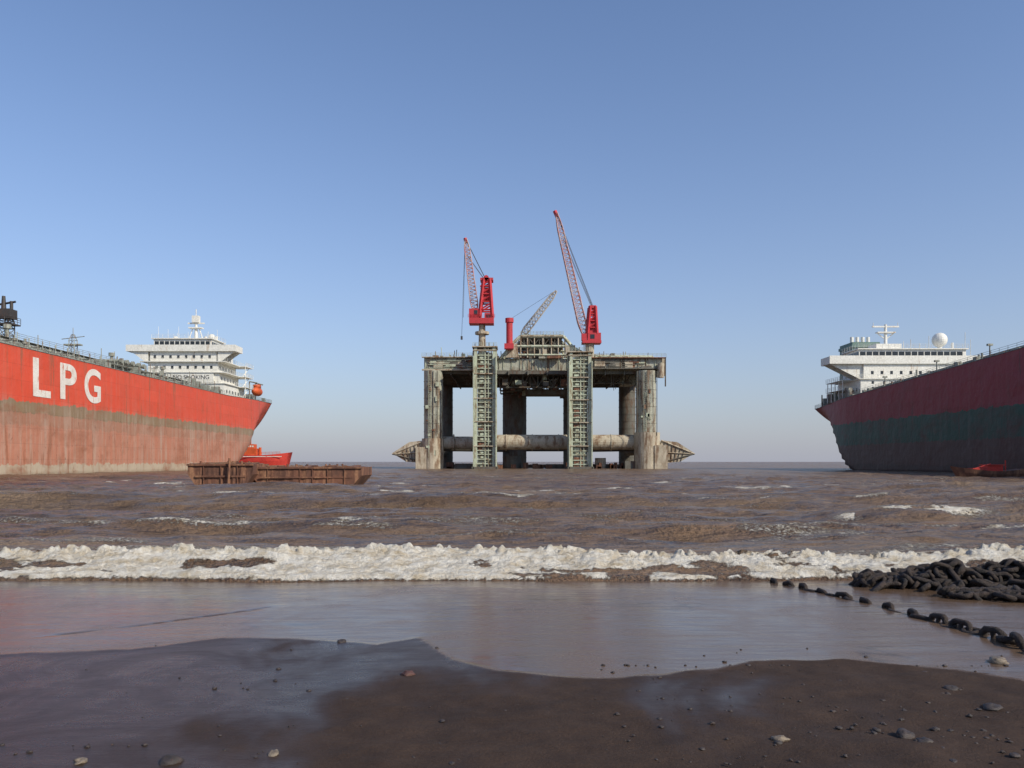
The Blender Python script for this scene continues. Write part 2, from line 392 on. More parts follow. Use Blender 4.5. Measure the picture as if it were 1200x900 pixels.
for yy in (205,180,160,140): d.bar((95,yy,dr(yy)),(95,yy,dr(yy)+4),.2); d.box(94.5,95.5,yy-.3,yy+.3,dr(yy)+3.6,dr(yy)+4)
d.obj('deck_equipment',M['pipe'],tk)
q=MB(); q.cyl((124,188,20),(124,188,31.5),.5); q.box(122.8,125.2,187,189,28,30); q.obj('hose_crane',M['dark'],tk)
q=MB(); q.prism([(XS+B2-.4,243,-3),(XS+B2-.4,243,8.5),(XS+B2-.4,236,8.5),(XS+B2-.4,234,-3)],(.8,0,0)); q.obj('rudder',M['hullR'],tk)
q=MB(); q.prism([(-97.6,276,-3),(-97.6,276,7.8),(-97.6,269,7.8),(-97.6,267,-3)],(.8,0,0)); q.obj('rudder',M['hullL'],lpg)

# ------------------------------------------------------------------ RIG
rig=empty('semi_submersible_oil_rig')
c1=MB();c2=MB();dk=MB();gr=MB();tn=MB();dd=MB();ru=MB()
def px(p,Y): return (p-600)/F*Y
def pz(p,Y): return H+(541-p)/F*Y
zc=30.3
def column(b,x,y,r,z0=-2,z1=zc,rings=True):
    b.cyl((x,y,z0),(x,y,z1),r,28)
    if rings:
        for i in range(int((z1-1)/2.6)): 
            z=1+i*2.6; b.cyl((x,y,z),(x,y,z+.16),r+.1,28)
XL=px(508,250); XR=px(757,250)
column(c1,XL,250,2.95); column(c1,XR,250,3.1)
column(c2,XL,291,3.0); column(c2,XR,291,3.0)
column(c2,px(603,285),285,4.2); column(c2,px(672,285),285,3.6)
tn.cyl((XR+.3,250,-2),(XR+.3,250,pz(507,250)),4.0,24); tn.cyl((XL-.2,250,-2),(XL-.2,250,pz(514,250)),3.4,24)
tn.box(XR+2,XR+6,246,254,-2,pz(522,250)); tn.box(XL-5.2,XL-2,247,254,-2,pz(524,250))
for i in range(5): dd.bar((XR-3.2+i*1.5,246.6,30),(XR-3.2+i*1.5,246.6,pz(520,250)+random.random()*14),.16)
for i in range(4): dd.bar((XL-2.4+i*1.3,246.9,30),(XL-2.4+i*1.3,246.9,3+random.random()*12),.18)
for X in (XL,XR):
    for s_ in (-.4,.4): gr.bar((X-.8+s_,246.7,3),(X-.8+s_,246.7,30),.08)
    for i in range(44): gr.bar((X-1.2,246.7,3+i*.6),(X-.4,246.7,3+i*.6),.05)
    for i in range(12):
        a_=random.uniform(-2.2,1.4); z_=random.uniform(3,27); random.choice([ru,dd,gr,gr]).box(X+a_,X+a_+random.uniform(.4,1.2),246.7,248.8,z_,z_+random.uniform(.3,1.6))
for pc,ptop in ((568.5,407),(679.5,413)):
    X=px(pc,243); z1=pz(ptop,243)
    for s_ in (-1,1):
        gr.box(X+s_*2.75-.45,X+s_*2.75+.45,240.5,242,-2,z1)
        gr.box(X+s_*3.4-.12,X+s_*3.4+.12,239.6,240.5,-2,z1-3)
    c1.box(X-2.2,X+2.2,241.6,246,-2,z1-2)
    z=0
    j=0
    while z<z1-1:
        gr.box(X-2.35,X+2.35,240.8,241.5,z,z+.26)
        if j%4!=1: gr.box(X-1.9+random.random()*.6,X-.3,241.1,241.55,z+.45,z+1.05)
        if random.random()<.4: dd.box(X+.2,X+1.9-random.random()*.8,241.2,241.57,z+.4,z+1.1)
        elif random.random()<.6: gr.box(X+.2,X+1.9-random.random()*.8,241.15,241.57,z+.4,z+1.1)
        if random.random()<.2: ru.box(X-1.9,X+1.5-random.random()*2.4,241.0,241.54,z+.3,z+1.0)
        if j%5==0: tn.box(X-3.6,X+3.6,240.3,241.7,z-.05,z+.22)
        if j%2: gr.bar((X-2.2,241,z),(X+2.2,241,z+1.3),.1)
        z+=random.uniform(1.15,1.6); j+=1
    gr.bar((X,240.9,0),(X,240.9,z1),.25); gr.bar((X+1,240.9,0),(X+1,240.9,z1),.15)
    for s_ in (-1,1): 
        for t_ in (0,1):
            gr.box(X+s_*3.2-.3,X+s_*3.2+.3,243+t_*4,243.6+t_*4,-2,z1)
    for i in range(14): 
        zz=i*2.6; 
        for s_ in (-1,1): gr.bar((X+s_*3.2,243.3,zz),(X+s_*3.2,247.3,zz+2.4),.16); gr.bar((X+s_*3.2,243.3,zz),(X+s_*3.2,247.3,zz),.16)
    gr.rail([(X-3.6,240.4,z1),(X+3.6,240.4,z1)],1.1,1,.06)
    tn.box(X-3.8,X+3.8,240,247.5,z1-.3,z1)
    for i in range(5): dd.bar((X-3+i*1.4,242,z1),(X-3+i*1.4,242,z1+random.uniform(.8,2.6)),.18)
    c2.box(X-3.9,X+3.9,239.6,248,-2,.7)
zt=pz(519,252)
tn.cyl((XL,252,zt),(px(560,252),252,zt),2.0,18)
tn.cyl((px(572,252),252,zt+.2),(XR,252,zt+.2),2.35,20)
c2.cyl((XL,289,pz(522,289)),(XR,289,pz(522,289)),2.2,16)
c2.cyl((XL,252,zt-1),(px(603,285),285,zt-1),1.6,14); c2.cyl((XR,252,zt-1),(px(672,285),285,zt-1),1.6,14)
for X in (XL,XR): c2.cyl((X,250,zt-2),(X,291,zt-2),1.8,14)
for i in range(8):
    X=XL+6+i*8.2; tn.cyl((X,252,zt+.1),(X+.3,252,zt+.1),2.6,18)
c2.box(XL-2,XR+2,286,294,-2,1.2)
c2.box(px(533,250),px(583,250),249,258,-2,1.6); c2.box(px(640,262),px(712,262),258,266,-2,1.4); c2.box(px(732,250),px(745,250),249,258,-2,2.4)
c2.cyl((px(600,262),258,-1),(px(600,262),258,4),3,16)
tn.cyl((px(702,262),258,-1),(px(702,262),258,3.4),1.8,14)
for i in range(30):
    X=random.uniform(XL,XR); ru.box(X,X+random.uniform(.5,2.5),253,257,-1,random.uniform(.4,2.2))
def bolster(sx,xe,Y):
    z=lambda p:pz(p,Y)
    prof=[(0,z(516)),(5*sx,z(518)),(10.3*sx,z(531)),(8.6*sx,z(535)),(6*sx,z(541)),(0,z(543))]
    for yo in (0,5,10):
        tn.prism([(xe+a,Y+yo,b) for a,b in prof],(0,.35,0))
    for i in range(6):
        t=i/5
        tn.bar((xe+sx*(1+8*t),Y-.3,z(518+12*t)),(xe+sx*(1+8*t),Y+10.5,z(518+12*t)),.3)
        dd.bar((xe+sx*(1+6*t),Y-.2,z(518+11*t)),(xe+sx*(1+5*t),Y-.2,z(541)),.18)
    tn.bar((xe,Y-.2,z(516)),(xe+10.3*sx,Y-.2,z(532)),.35); tn.bar((xe,Y-.2,z(530)),(xe+10.3*sx,Y-.2,z(532)),.25); dd.bar((xe,Y-.2,z(542)),(xe+10.3*sx,Y-.2,z(532)),.3)
bolster(-1,px(499,250),249); bolster(1,px(774,250),249)
z0,z1=pz(434,249),pz(419,249)
x0,x1=px(497,249),px(776,249)
dk.box(x0,x0+22,249,300,z0+.0,z1); dk.box(x1-23,x1,249,300,z0+.6,z1-.2)
dk.box(x0+22,x1-23,252,259,z0+.3,z1); dk.box(x0+22,x1-23,281,300,z0+.2,z1)
dk.box(x0+22,x0+30,259,281,z0,z1); dk.box(x1-36,x1-23,259,281,z0,z1)
x=x0+.3
while x<x1:
    if not(px(556,249)<x<px(582,249)) and not (px(666,249)<x<px(693,249)):
        fr=(x<x0+22 or x>x1-23)
        gr.box(x,x+.12,248.75 if fr else 251.75,249.02 if fr else 252.02,z0+.7,z1-.3)
    x+=random.choice([1.1,1.35,2.6])
for i in range(80):
    xx=random.uniform(x0+.5,x1-4); 
    if x0+20<xx<x1-24: continue
    h_=random.uniform(.4,1.8); zz=random.uniform(z0+.4,z1-h_)
    random.choice([gr,dd,tn,ru,tn,dd]).box(xx,xx+random.uniform(.6,3.2),248.55-random.random()*.15,249.01,zz,zz+h_)
for i in range(6): 
    zz=z0+.6+i*.55; xa_=random.uniform(x0,x0+8); gr.cyl((xa_,248.4,zz),(xa_+random.uniform(6,12),248.4,zz),.11,6)
    xa_=random.uniform(x1-22,x1-14); dd.cyl((xa_,248.4,zz),(xa_+random.uniform(6,12),248.4,zz),.11,6)
tn.box(x0-.6,x0+22.2,247.6,249,z1-.1,z1+.15); ru.box(x1-23.2,x1+1,247.6,249,z1-.3,z1-.05)
tn.box(x0-.6,x0+22.2,248.2,249,z0-.1,z0+.35); dd.box(x1-23.2,x1+.4,248.3,249,z0+.4,z0+.8)
gr.rail([(x0-.6,247.7,z1+.15),(x0+22,247.7,z1+.15)],1.1,1.4,.06); gr.rail([(x1-23,247.7,z1),(x1+1,247.7,z1)],1.1,1.4,.06)
for i in range(14):
    yy=251+i*3.6; dd.box(x0+.5,x1-.5,yy,yy+.3,z0-.9,z0+.05)
for i in range(12):
    xx=x0+2+i*6; dd.box(xx,xx+.35,250,299,z0-1.3,z0+.04)
def truss(b,xa,xb,y,za,zb_,n,t=.25):
    b.bar((xa,y,za),(xb,y,za),t); b.bar((xa,y,zb_),(xb,y,zb_),t)
    for i in range(n):
        a=xa+(xb-xa)*i/n; c=xa+(xb-xa)*(i+1)/n
        b.bar((a,y,za),(a,y,zb_),t*.7); b.bar((a,y,za if i%2 else zb_),(c,y,zb_ if i%2 else za),t*.7)
for yy in (256,268,280): truss(dd,px(585,249),px(668,249),yy,pz(452,250),pz(434,250),9,.4)
truss(dd,px(700,249),px(745,249),258,pz(446,250),pz(434,250),6,.35)
dd.box(px(616,262),px(664,262),262,272,pz(462,262),pz(456,262))
for i in range(50):
    xx=px(random.uniform(588,668),262); yy=random.uniform(254,275); zz=random.uniform(pz(464,262),pz(446,262))
    (gr if i%5==0 else dd if i%3 else ru).box(xx,xx+random.uniform(.6,3),yy,yy+2,zz,zz+random.uniform(.5,2.2))
for i in range(50):
    xx=px(random.uniform(500,770),252); dd.bar((xx,252+random.random()*20,z0),(xx+random.uniform(-.4,.4),253,z0-random.uniform(1,6)),.12)
dk.box(px(500,262),px(516,262),258,266,pz(445,262),z0); dk.box(px(727,262),px(742,262),258,266,pz(452,262),z0)
tn.box(x1-1,x1+1.2,250,256,z0-1.5,z1+.2); tn.cyl((x1-.6,248,z0-2.4),(x1-.6,248,z0+2),1.0,12); dd.bar((x1+1,249,z0-5),(x1+1,249,z1),.3)
for i in range(230):
    xx=random.uniform(x0+1,x1-2); yy=random.uniform(249.5,285); h=random.uniform(.3,1.9)
    if px(535,250)<xx<px(600,250): h*=1.5
    b=random.choice([dd,gr,tn,dk,ru]); 
    if random.random()<.6: b.box(xx,xx+random.uniform(.4,3.0),yy,yy+random.uniform(.5,4),z1-.1,z1+h)
    else: b.bar((xx,yy,z1-.2),(xx+random.uniform(-.3,.3),yy,z1+h*1.8),.16)
for i in range(5): gr.cyl((px(700,252),250+i*.8,z1+.5+i*.2),(px(765,252),250+i*.8,z1+.2+i*.2),.22)
for yy in (251,262,276):
    A=[(590,420),(597,406),(610,394),(660,394),(672,408),(690,418)]
    P=[(px(a,251),yy,pz(b,251)) for a,b in A]
    for a,b in zip(P[:-1],P[1:]): gr.bar(a,b,.75)
    gr.bar((px(597,251),yy,pz(406,251)),(px(674,251),yy,pz(406,251)),.6)
    gr.bar((px(592,251),yy,pz(416,251)),(px(690,251),yy,pz(416,251)),.5)
    for pxx in (610,618,626,636,646,654,662):
        tn.bar((px(pxx,251),yy,pz(394,251)),(px(pxx,251),yy,pz(419,251)),.32)
    truss(dd,px(608,251),px(662,251),yy+.3,pz(404,251),pz(396,251),9,.25)
    for s_ in((596,408,586,420),(674,408,696,420)): gr.bar((px(s_[0],251),yy,pz(s_[1],251)),(px(s_[2],251),yy,pz(s_[3],251)),.5)
tn.box(px(610,251),px(660,251),250.5,277,pz(394.5,251),pz(393,251))
dd.box(px(620,251),px(655,251),253,272,pz(419,251),pz(407,251))
ru.box(px(612,251),px(622,251),254,262,pz(419,251),pz(410,251)); dd.box(px(646,251),px(660,251),256,262,pz(405,251),pz(397,251))
tn.box(px(632,251),px(641,251),251.3,253,pz(416,251),pz(408,251))
tn.prism([(px(592,251),250.7,pz(419,251)),(px(598,251),250.7,pz(406,251)),(px(606,251),250.7,pz(402,251)),(px(608,251),250.7,pz(419,251))],(0,1,0))
tn.prism([(px(664,251),250.7,pz(419,251)),(px(662,251),250.7,pz(402,251)),(px(672,251),250.7,pz(410,251)),(px(690,251),250.7,pz(419,251))],(0,1,0))
gr.rail([(px(610,251),250.5,pz(393,251)),(px(660,251),250.5,pz(393,251))],1.2,1,.07)
for i in range(14): dd.box(px(612+i*3.4,251),px(614+i*3.4,251),255,257,pz(393,251),pz(393,251)+random.random()*1.1)
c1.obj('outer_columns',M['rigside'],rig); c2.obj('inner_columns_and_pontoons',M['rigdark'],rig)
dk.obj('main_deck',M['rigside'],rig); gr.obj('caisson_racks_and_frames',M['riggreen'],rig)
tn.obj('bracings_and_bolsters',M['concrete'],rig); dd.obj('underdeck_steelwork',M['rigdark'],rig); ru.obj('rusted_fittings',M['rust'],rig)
r=MB(); rw=MB(); cb=MB(); pd=MB()
Y=250
def P(a,b,Y_=Y): return Vector((px(a,Y_),Y_,pz(b,Y_)))
pd.cyl(P(565,410),P(565,381),1.15,14,1.0); pd.cyl(P(565,392),P(565,389),2.2,14)
c=P(564,378); r.box(c.x-3.7,c.x+3.9,Y-2.4,Y+2.4,c.z-.6,c.z+1.1)
r.box(px(550,Y),px(561,Y),Y-2.2,Y+.2,c.z+1.1,pz(363,Y)); r.box(px(568,Y),px(578,Y),Y-2,Y+2,c.z+1.1,pz(368,Y))
for y_ in (-1.8,1.8):
    o_=Vector((0,y_,0)); r.bar(P(562,372)+o_,P(567,328)+o_,.8); r.bar(P(577,372)+o_,P(574,328)+o_,.8)
    for b_ in (364,355,346,337): r.bar(P(563,b_)+o_,P(576,b_)+o_,.4)
    for b_ in (364,355,346,337): r.bar(P(563,b_)+o_,P(576,b_-8)+o_,.35)
r.box(px(565,Y),px(575,Y),Y-1.4,Y+1.4,pz(352,Y),pz(338,Y))
r.box(px(563,Y),px(578,Y),Y-2,Y+2,pz(330,Y),pz(327,Y)); r.cyl(P(570,327)+Vector((0,-2,0)),P(570,327)+Vector((0,2,0)),.8,12)
r.rail([(px(549,Y),Y-2.4,c.z+1.1),(px(580,Y),Y-2.4,c.z+1.1)],1.1,1,.07)
rw.lattice(P(557,366),P(546,280),2.4,1.5,20,.2,(0,1,0))
r.bar(P(546.5,285),P(545,279),.8)
for t_ in (-.7,.7):
    o_=Vector((0,t_,0)); cb.bar(P(546,281)+o_,P(569,327)+o_,.1); cb.bar(P(548,300)+o_,P(568,328)+o_,.09)
cb.bar(P(545,281),P(541,395),.08); cb.bar(P(545,281),P(543,372),.07); cb.box(px(541,Y)-.3,px(541,Y)+.3,Y-.3,Y+.3,pz(398,Y),pz(394,Y))
g2=MB(); g2.box(px(556,Y),px(560,Y),Y-2.26,Y-2.19,pz(370,Y),pz(365,Y)); g2.box(px(570,Y),px(575,Y),Y-2.06,Y-1.99,pz(375,Y),pz(370,Y)); g2.box(px(691,Y),px(696,Y),Y-2.06,Y-1.99,pz(398,Y),pz(393,Y)); g2.obj('crane_cab_windows',M['glass'],rig)
pd.cyl(P(691,420),P(691,402),1.4,14)
r.box(px(682,Y),px(704,Y),Y-2.2,Y+2.2,pz(403,Y),pz(400,Y)); r.box(px(688,Y),px(703.5,Y),Y-2,Y+2,pz(400,Y),pz(391,Y)); r.box(px(681,Y),px(687,Y),Y-2,Y-.5,pz(400,Y),pz(392,Y))
for y_ in (-1.6,1.6):
    o_=Vector((0,y_,0)); r.bar(P(688,392)+o_,P(691,360)+o_,.8); r.bar(P(699,392)+o_,P(697,360)+o_,.8)
    for b_ in (385,377,369): r.bar(P(689,b_)+o_,P(698,b_-6)+o_,.4); r.bar(P(689,b_)+o_,P(698,b_)+o_,.4)
r.box(px(689,Y),px(697,Y),Y-1.2,Y+1.2,pz(391,Y),pz(374,Y))
r.box(px(690,Y),px(698,Y),Y-1.8,Y+1.8,pz(362,Y),pz(359,Y))
rw.lattice(P(686,396),P(652,249),2.6,1.5,30,.2,(0,1,0)); r.bar(P(653,254),P(650,247),.9)
for t_ in (-.7,.7):
    o_=Vector((0,t_,0)); cb.bar(P(652,250)+o_,P(695,360)+o_,.1); cb.bar(P(660,280)+o_,P(694,361)+o_,.09)
cb.bar(P(651,250),P(653,270),.06)
r.cyl(P(597,410),P(597,376),1.0,12); r.box(px(591,Y),px(602,Y),Y-1.3,Y+1.3,pz(409,Y),pz(403,Y)); r.cyl(P(597,378),P(597,373),1.3,12)
bg=MB(); bg.lattice(P(611,394,262),P(652,341,262),2.2,1.4,14,.24,(0,1,0)); bg.obj('laid_up_boom',M['boomgrey'],rig)
cb.bar(P(598,374),P(650,341,262),.06)
r.obj('crane_houses',M['red'],rig); rw.obj('crane_booms',M['redwhite'],rig); cb.obj('crane_cables',M['dark'],rig); pd.obj('crane_pedestals',M['concrete'],rig)

# ------------------------------------------------------------------ barge
bg=empty('rusty_barge')
b=MB(); t=MB(); bd=MB()
def barge(b,t,xa,xb,ya,yb,h,rake,sh):
    n=26; vs=[];fs=[]
    for i in range(n+1):
        u=i/n; x=xa+(xb-xa)*u; yy=ya+(x-xa)*sh
        din=min(1,min(u,1-u)*(xb-xa)/rake)
        zlo=-.6+(1-din)*(h*.55+.6)
        hh=h+.05*math.sin(i*1.7)+random.uniform(-.03,.03)
        for s_,Yb in ((0,yy),(1,yb+(x-xa)*sh)):
            o_=random.uniform(-.07,.07)
            vs+=[(x,Yb+o_*.3,zlo),(x,Yb+o_,(zlo+hh)/2),(x,Yb+o_*.2,hh)]
    for i in range(n):
        a=i*6; c=a+6
        fs+=[(a,c,c+1,a+1),(a+1,c+1,c+2,a+2),(a+2,c+2,c+5,a+5),(a+5,c+5,c+4,a+4),(a+4,c+4,c+3,a+3),(a,a+3,c+3,c)]
    fs+=[(0,1,4,3),(1,2,5,4)]; e_=n*6; fs+=[(e_,e_+3,e_+4,e_+1),(e_+1,e_+4,e_+5,e_+2)]
    b.add(vs,fs)
    for i in range(int((xb-xa)/1.3)+1):
        x=xa+.1+(xb-xa-.3)*i/int((xb-xa)/1.3)+random.uniform(-.15,.15); yy=ya+(x-xa)*sh
        if rake<x-xa<xb-xa-rake and random.random()<.75: t.box(x,x+.06,yy-.11,yy+.02,.0,h-.08)
    t.prism([(xa-.05,ya-.16,h-.16),(xb+.05,ya-.16+(xb-xa)*sh,h-.14),(xb+.05,ya-.16+(xb-xa)*sh,h+.0),(xa-.05,ya-.16,h-.0)],(0,.13,0))
    t.prism([(xa+rake*.6,ya-.13,h*.42),(xb-rake*.6,ya-.13+(xb-xa)*sh,h*.42),(xb-rake*.6,ya-.13+(xb-xa)*sh,h*.5),(xa+rake*.6,ya-.13,h*.5)],(0,.1,0))
    for i in range(30):
        x=random.uniform(xa+.3,xb-1); yy=random.uniform(ya+.2,yb-.6)+(x-xa)*sh
        if i%4==0: t.cyl((x,yy,h-.05),(x,yy,h+.25),.1)
        elif i%4==1: t.cyl((x,yy,h+.06),(x+random.uniform(.5,1.8),yy+random.uniform(-.4,.4),h+.1),.06,6)
        else: bd.box(x,x+random.uniform(.2,1.1),yy,yy+random.uniform(.2,.8),h-.05,h+random.uniform(.04,.2))
barge(b,t,-28.2,-22.6,70,74.5,2.0,1.1,.05)
barge(b,t,-23.2,-13.6,71.5,77,1.72,1.3,.12)
t.cyl((-24.6,69.8,0.2),(-24.5,69.8,2.5),.10)
b.obj('hull',M['rust'],bg); t.obj('frames_and_fittings',M['rust'],bg); bd.obj('deck_scrap',M['bargedeck'],bg)

# ------------------------------------------------------------------ boats
def boat(par,x,y,L,B,fb,sheer,ang,matH,n=16):
    vs=[];fs=[]
    c_,s_=math.cos(ang),math.sin(ang)
    for i in range(n+1):
        u=i/n; X=(u-.5)*L
        hb=B/2*(1-max(0,(u-.55)/.45)**2.2)*(.8+.2*min(1,u*4))+.02; z=fb+sheer*(abs(u-.4)/.6)**2
        sec=[(hb,z),(hb*.97,z*.5),(hb*.8,0),(hb*.3,-.8)]
        ring=sec+[(-a,q) for a,q in sec[::-1]]
        Xo=lambda zz: X+ (zz/fb)*.06*L*max(0,(u-.7)/.3)
        for a,q in ring:
            xx=Xo(q); vs.append((x+xx*c_-a*s_,y+xx*s_+a*c_,q))
    m=8
    for i in range(n):
        for j in range(m-1): fs.append((i*m+j,i*m+j+1,(i+1)*m+j+1,(i+1)*m+j))
        fs.append((i*m+7,i*m,(i+1)*m,(i+1)*m+7))
    fs.append(tuple(range(m))); fs.append(tuple(range(n*m,n*m+m)))
    b=MB(); b.add(vs,fs); return b.obj('hull',matH,par)
wb=empty('red_workboat')
by=305; bx=px(308,by)
boat(wb,bx,by,20,6,4.6,1.2,math.radians(-4),M['boatred'])
q=MB(); q.box(bx-6.5,bx-2,by-2,by+2,4.4,7.2); q.box(bx-6,bx-2.8,by-1.7,by+1.7,7.2,8.8); q.cyl((bx-4.5,by,8.8),(bx-4.5,by,11.2),.15); q.cyl((bx-1,by,4.5),(bx-1,by,7.6),.5); q.rail([(bx-1,by-2.6,4.8),(bx+7,by-1.6,5.1)],.9,1.2,.07); q.obj('wheelhouse',M['orange'],wb)
q=MB(); winrow(q,bx-5.9,bx-2.9,by-1.7,7.7,.5,.6,.8); q.box(bx-8,bx+8,by-3.1,by-3.0,4.0,4.25); q.obj('windows_and_trim',M['white'],wb)
wr=empty('small_red_boat')
by=112; bx=px(1158,by)
boat(wr,bx,by,8.5,2.8,.9,.7,math.radians(176),M['rust'])
q=MB(); q.box(bx-.5,bx+1.6,by-.8,by+.8,.8,1.7); q.box(bx-.7,bx+1.8,by-1,by+1,1.7,1.8); q.cyl((bx+2.4,by,.8),(bx+2.4,by,2.4),.08); q.box(bx-2.5,bx-1.5,by-.7,by+.7,.8,1.3); q.bar((bx-3,by-.6,1),(bx,by-.6,1.9),.1); q.obj('cabin',M['boatred'],wr)

# ------------------------------------------------------------------ beach
def addgrid(name,Xg,Yg,Zg,mat,attrs,smooth=True):
    r_,c_=Xg.shape
    co=np.stack([Xg,Yg,Zg],-1).reshape(-1,3).astype(np.float32)
    idx=np.arange(r_*c_).reshape(r_,c_)
    q=np.stack([idx[:-1,:-1],idx[:-1,1:],idx[1:,1:],idx[1:,:-1]],-1).reshape(-1,4)
    me=bpy.data.meshes.new(name); me.vertices.add(len(co)); me.vertices.foreach_set('co',co.ravel())
    me.loops.add(q.size); me.loops.foreach_set('vertex_index',q.ravel().astype(np.int32))
    me.polygons.add(len(q)); me.polygons.foreach_set('loop_start',np.arange(0,q.size,4,dtype=np.int32))
    me.polygons.foreach_set('loop_total',np.full(len(q),4,dtype=np.int32))
    me.update(); me.validate()
    me.polygons.foreach_set('use_smooth',np.ones(len(q),bool))
    for k_,v_ in attrs.items():
        a=me.attributes.new(k_,'FLOAT','POINT'); a.data.foreach_set('value',v_.ravel().astype(np.float32))
    o=bpy.data.objects.new(name,me); scene.collection.objects.link(o); me.materials.append(mat); return o
def sandz(X,Y):
    s=np.where(Y<14,.022*(14-Y),-.05*(Y-14))
    return np.minimum(s,.35)+(.03*(fbm(X*.35,Y*.35,3,2)-.5))
ys_=np.concatenate([np.linspace(-8,2.5,40)[:-1],2.5*np.power(24/2.5,np.linspace(0,1,560))])
us=np.linspace(-1,1,820)
Yg=np.repeat(ys_[:,None],820,1); Xg=us[None,:]*1.25*(np.maximum(Yg,0)+8)
bp=[(-200,772),(0,766),(150,758),(260,742),(380,745),(440,752),(490,740),(530,765),(600,782),(700,790),(780,787),(880,771),(1000,776),(1200,800),(1400,830)]
bx_=[];by_=[]
for a,c in bp:
    yy=2.05*F/(c-541); bx_.append((a-600)/F*yy); by_.append(yy)
yb=np.interp(Xg,bx_,by_)+.8*(fbm(Xg*.8,Yg*.5,6,5)-.5)
film=sst(-.05,.08,Yg-yb)
lip=np.exp(-((Yg-yb)/.07)**2)
wx=Xg+1.2*(fbm(Xg*.5,Yg*.5,3,71)-.5); wy=Yg+1.2*(fbm(Xg*.5,Yg*.5,3,72)-.5)
wet=sst(.40,.66,fbm(wx*.8,wy*.32,6,9)*1.15-.02-.085*Xg*np.where(Xg>0,1.0,.45)+.02*(Yg-6)) 
wet=np.clip(wet,0,1)
lowf=fbm(wx*.22+3,wy*.38,5,21)
line=np.exp(-((lowf-.5)/.0045)**2)+np.exp(-((lowf-.60)/.0035)**2)*.7
line=line*sst(.2,.8,film)
gx=np.array([-9,-6.2,-4.7,-3.6]); gy=np.array([8.9,9.2,10.6,11.9])
groove=np.exp(-((Yg-np.interp(Xg,gx,gy)-.5*(fbm(Xg*1.1,Yg*0,5,4)-.5))/.035)**2)*(Xg<-3.6)*sst(.3,.5,fbm(Xg*2,Yg*0,2,6))
Zs=sandz(Xg,Yg)
rough_z=(fbm(Xg*5,Yg*5,5,3)-.5)*.035+(fbm(Xg*1.6,Yg*1.6,3,8)-.5)*.05
Zs=Zs+rough_z*(1-film)*(1-.8*wet)-.004*film+.006*lip-.02*groove
m,nt,b=newmat('wet_brown_sand')
def attr(nt,n): a=N(nt,'ShaderNodeAttribute'); a.attribute_name=n; return a.outputs['Fac']
af,aw,al=attr(nt,'film'),attr(nt,'wet'),attr(nt,'lines')
n1=noise(nt,2.2,8,.7); n2=noise(nt,45,6,.7); n3=noise(nt,.7,6,.65,(1,1,1),1.0)
c=mix(nt,rng(nt,n1,.3,.7),(.040,.023,.015),(.085,.052,.034))
c=mix(nt,rng(nt,n2,.3,.75,0,.7),c,(.018,.011,.008))
sp_=noise(nt,90,3,.7); c=mix(nt,rng(nt,sp_,.66,.72,0,.5),c,(.2,.15,.10))
c=mix(nt,math_(nt,'MULTIPLY',aw,.6),c,(.035,.021,.013))
c=mix(nt,math_(nt,'MULTIPLY',af,rng(nt,n3,.3,.7,.6,1)),c,(.145,.095,.062))
c=mix(nt,math_(nt,'MULTIPLY',al,.6),c,(.03,.02,.016))
nt.links.new(c,b.inputs['Base Color'])
rr=math_(nt,'SUBTRACT',.85,math_(nt,'MULTIPLY',aw,rng(nt,n3,.35,.65,.68,.42))); 
rf=N(nt,'ShaderNodeMix'); nt.links.new(af,rf.inputs[0]); nt.links.new(rr,rf.inputs[2]); nt.links.new(rng(nt,n3,.3,.7,.08,.32),rf.inputs[3])
nt.links.new(rf.outputs[0],b.inputs['Roughness']); b.inputs['IOR'].default_value=1.32
dry=math_(nt,'SUBTRACT',1.0,af)
hh=math_(nt,'MULTIPLY',n2,math_(nt,'ADD',math_(nt,'MULTIPLY',dry,math_(nt,'SUBTRACT',1.0,math_(nt,'MULTIPLY',aw,.8))),.03))
rip=noise(nt,1.6,6,.6,(.5,2.2,1),.5)
hh=math_(nt,'ADD',hh,math_(nt,'MULTIPLY',rip,.8))
bump(nt,b,hh,.7,.022)
addgrid('beach_sand',Xg,Yg,Zs,m,{'film':film,'wet':wet,'lines':np.clip(line+groove,0,1)})
sb=MB(); sb.add([(-12000,-300,-1.6),(12000,-300,-1.6),(12000,14000,-1.6),(-12000,14000,-1.6)],[(0,1,2,3)]); sb.obj('seabed_mud',M['mudline'])

# ------------------------------------------------------------------ sea
rows=np.concatenate([np.arange(13.6,19.5,.025),19.5*np.power(260/19.5,np.linspace(0,1,380)),260*np.power(12000/260,np.linspace(0,1,60))[1:]])
nc=1300; us=np.linspace(-1,1,nc)
Yw=np.repeat(rows[:,None],nc,1); Xw=us[None,:]*(1.0*Yw+5)
yf=15.25+.5*(fbm(Xw*.35,Xw*0,3,11)-.5)*2+.4*(fbm(Xw*1.6,Xw*0,5,12)-.5)
yc=16.9+.5*(fbm(Xw*.18,Xw*0,2,13)-.5)*2
tt=Yw-yc
hc=.27+.14*(fbm(Xw*.45,Xw*0,4,14)-.5)*2
br=np.where(tt<0,np.exp(-(tt/.75)**2),np.exp(-(tt/1.7)**2))*hc
front=sst(-.05,.25,Yw-yf)
fade=sst(240,90,Yw)
sw=(fbm(Xw*.045,Yw*.30,2,31)-.5)*.85+(fbm(Xw*.22,Yw*.8,3,32)-.5)*.55+(fbm(Xw*.8,Yw*2.0,3,33)-.5)*.30
sw=sw*sst(17.3,23,Yw)*fade*.9
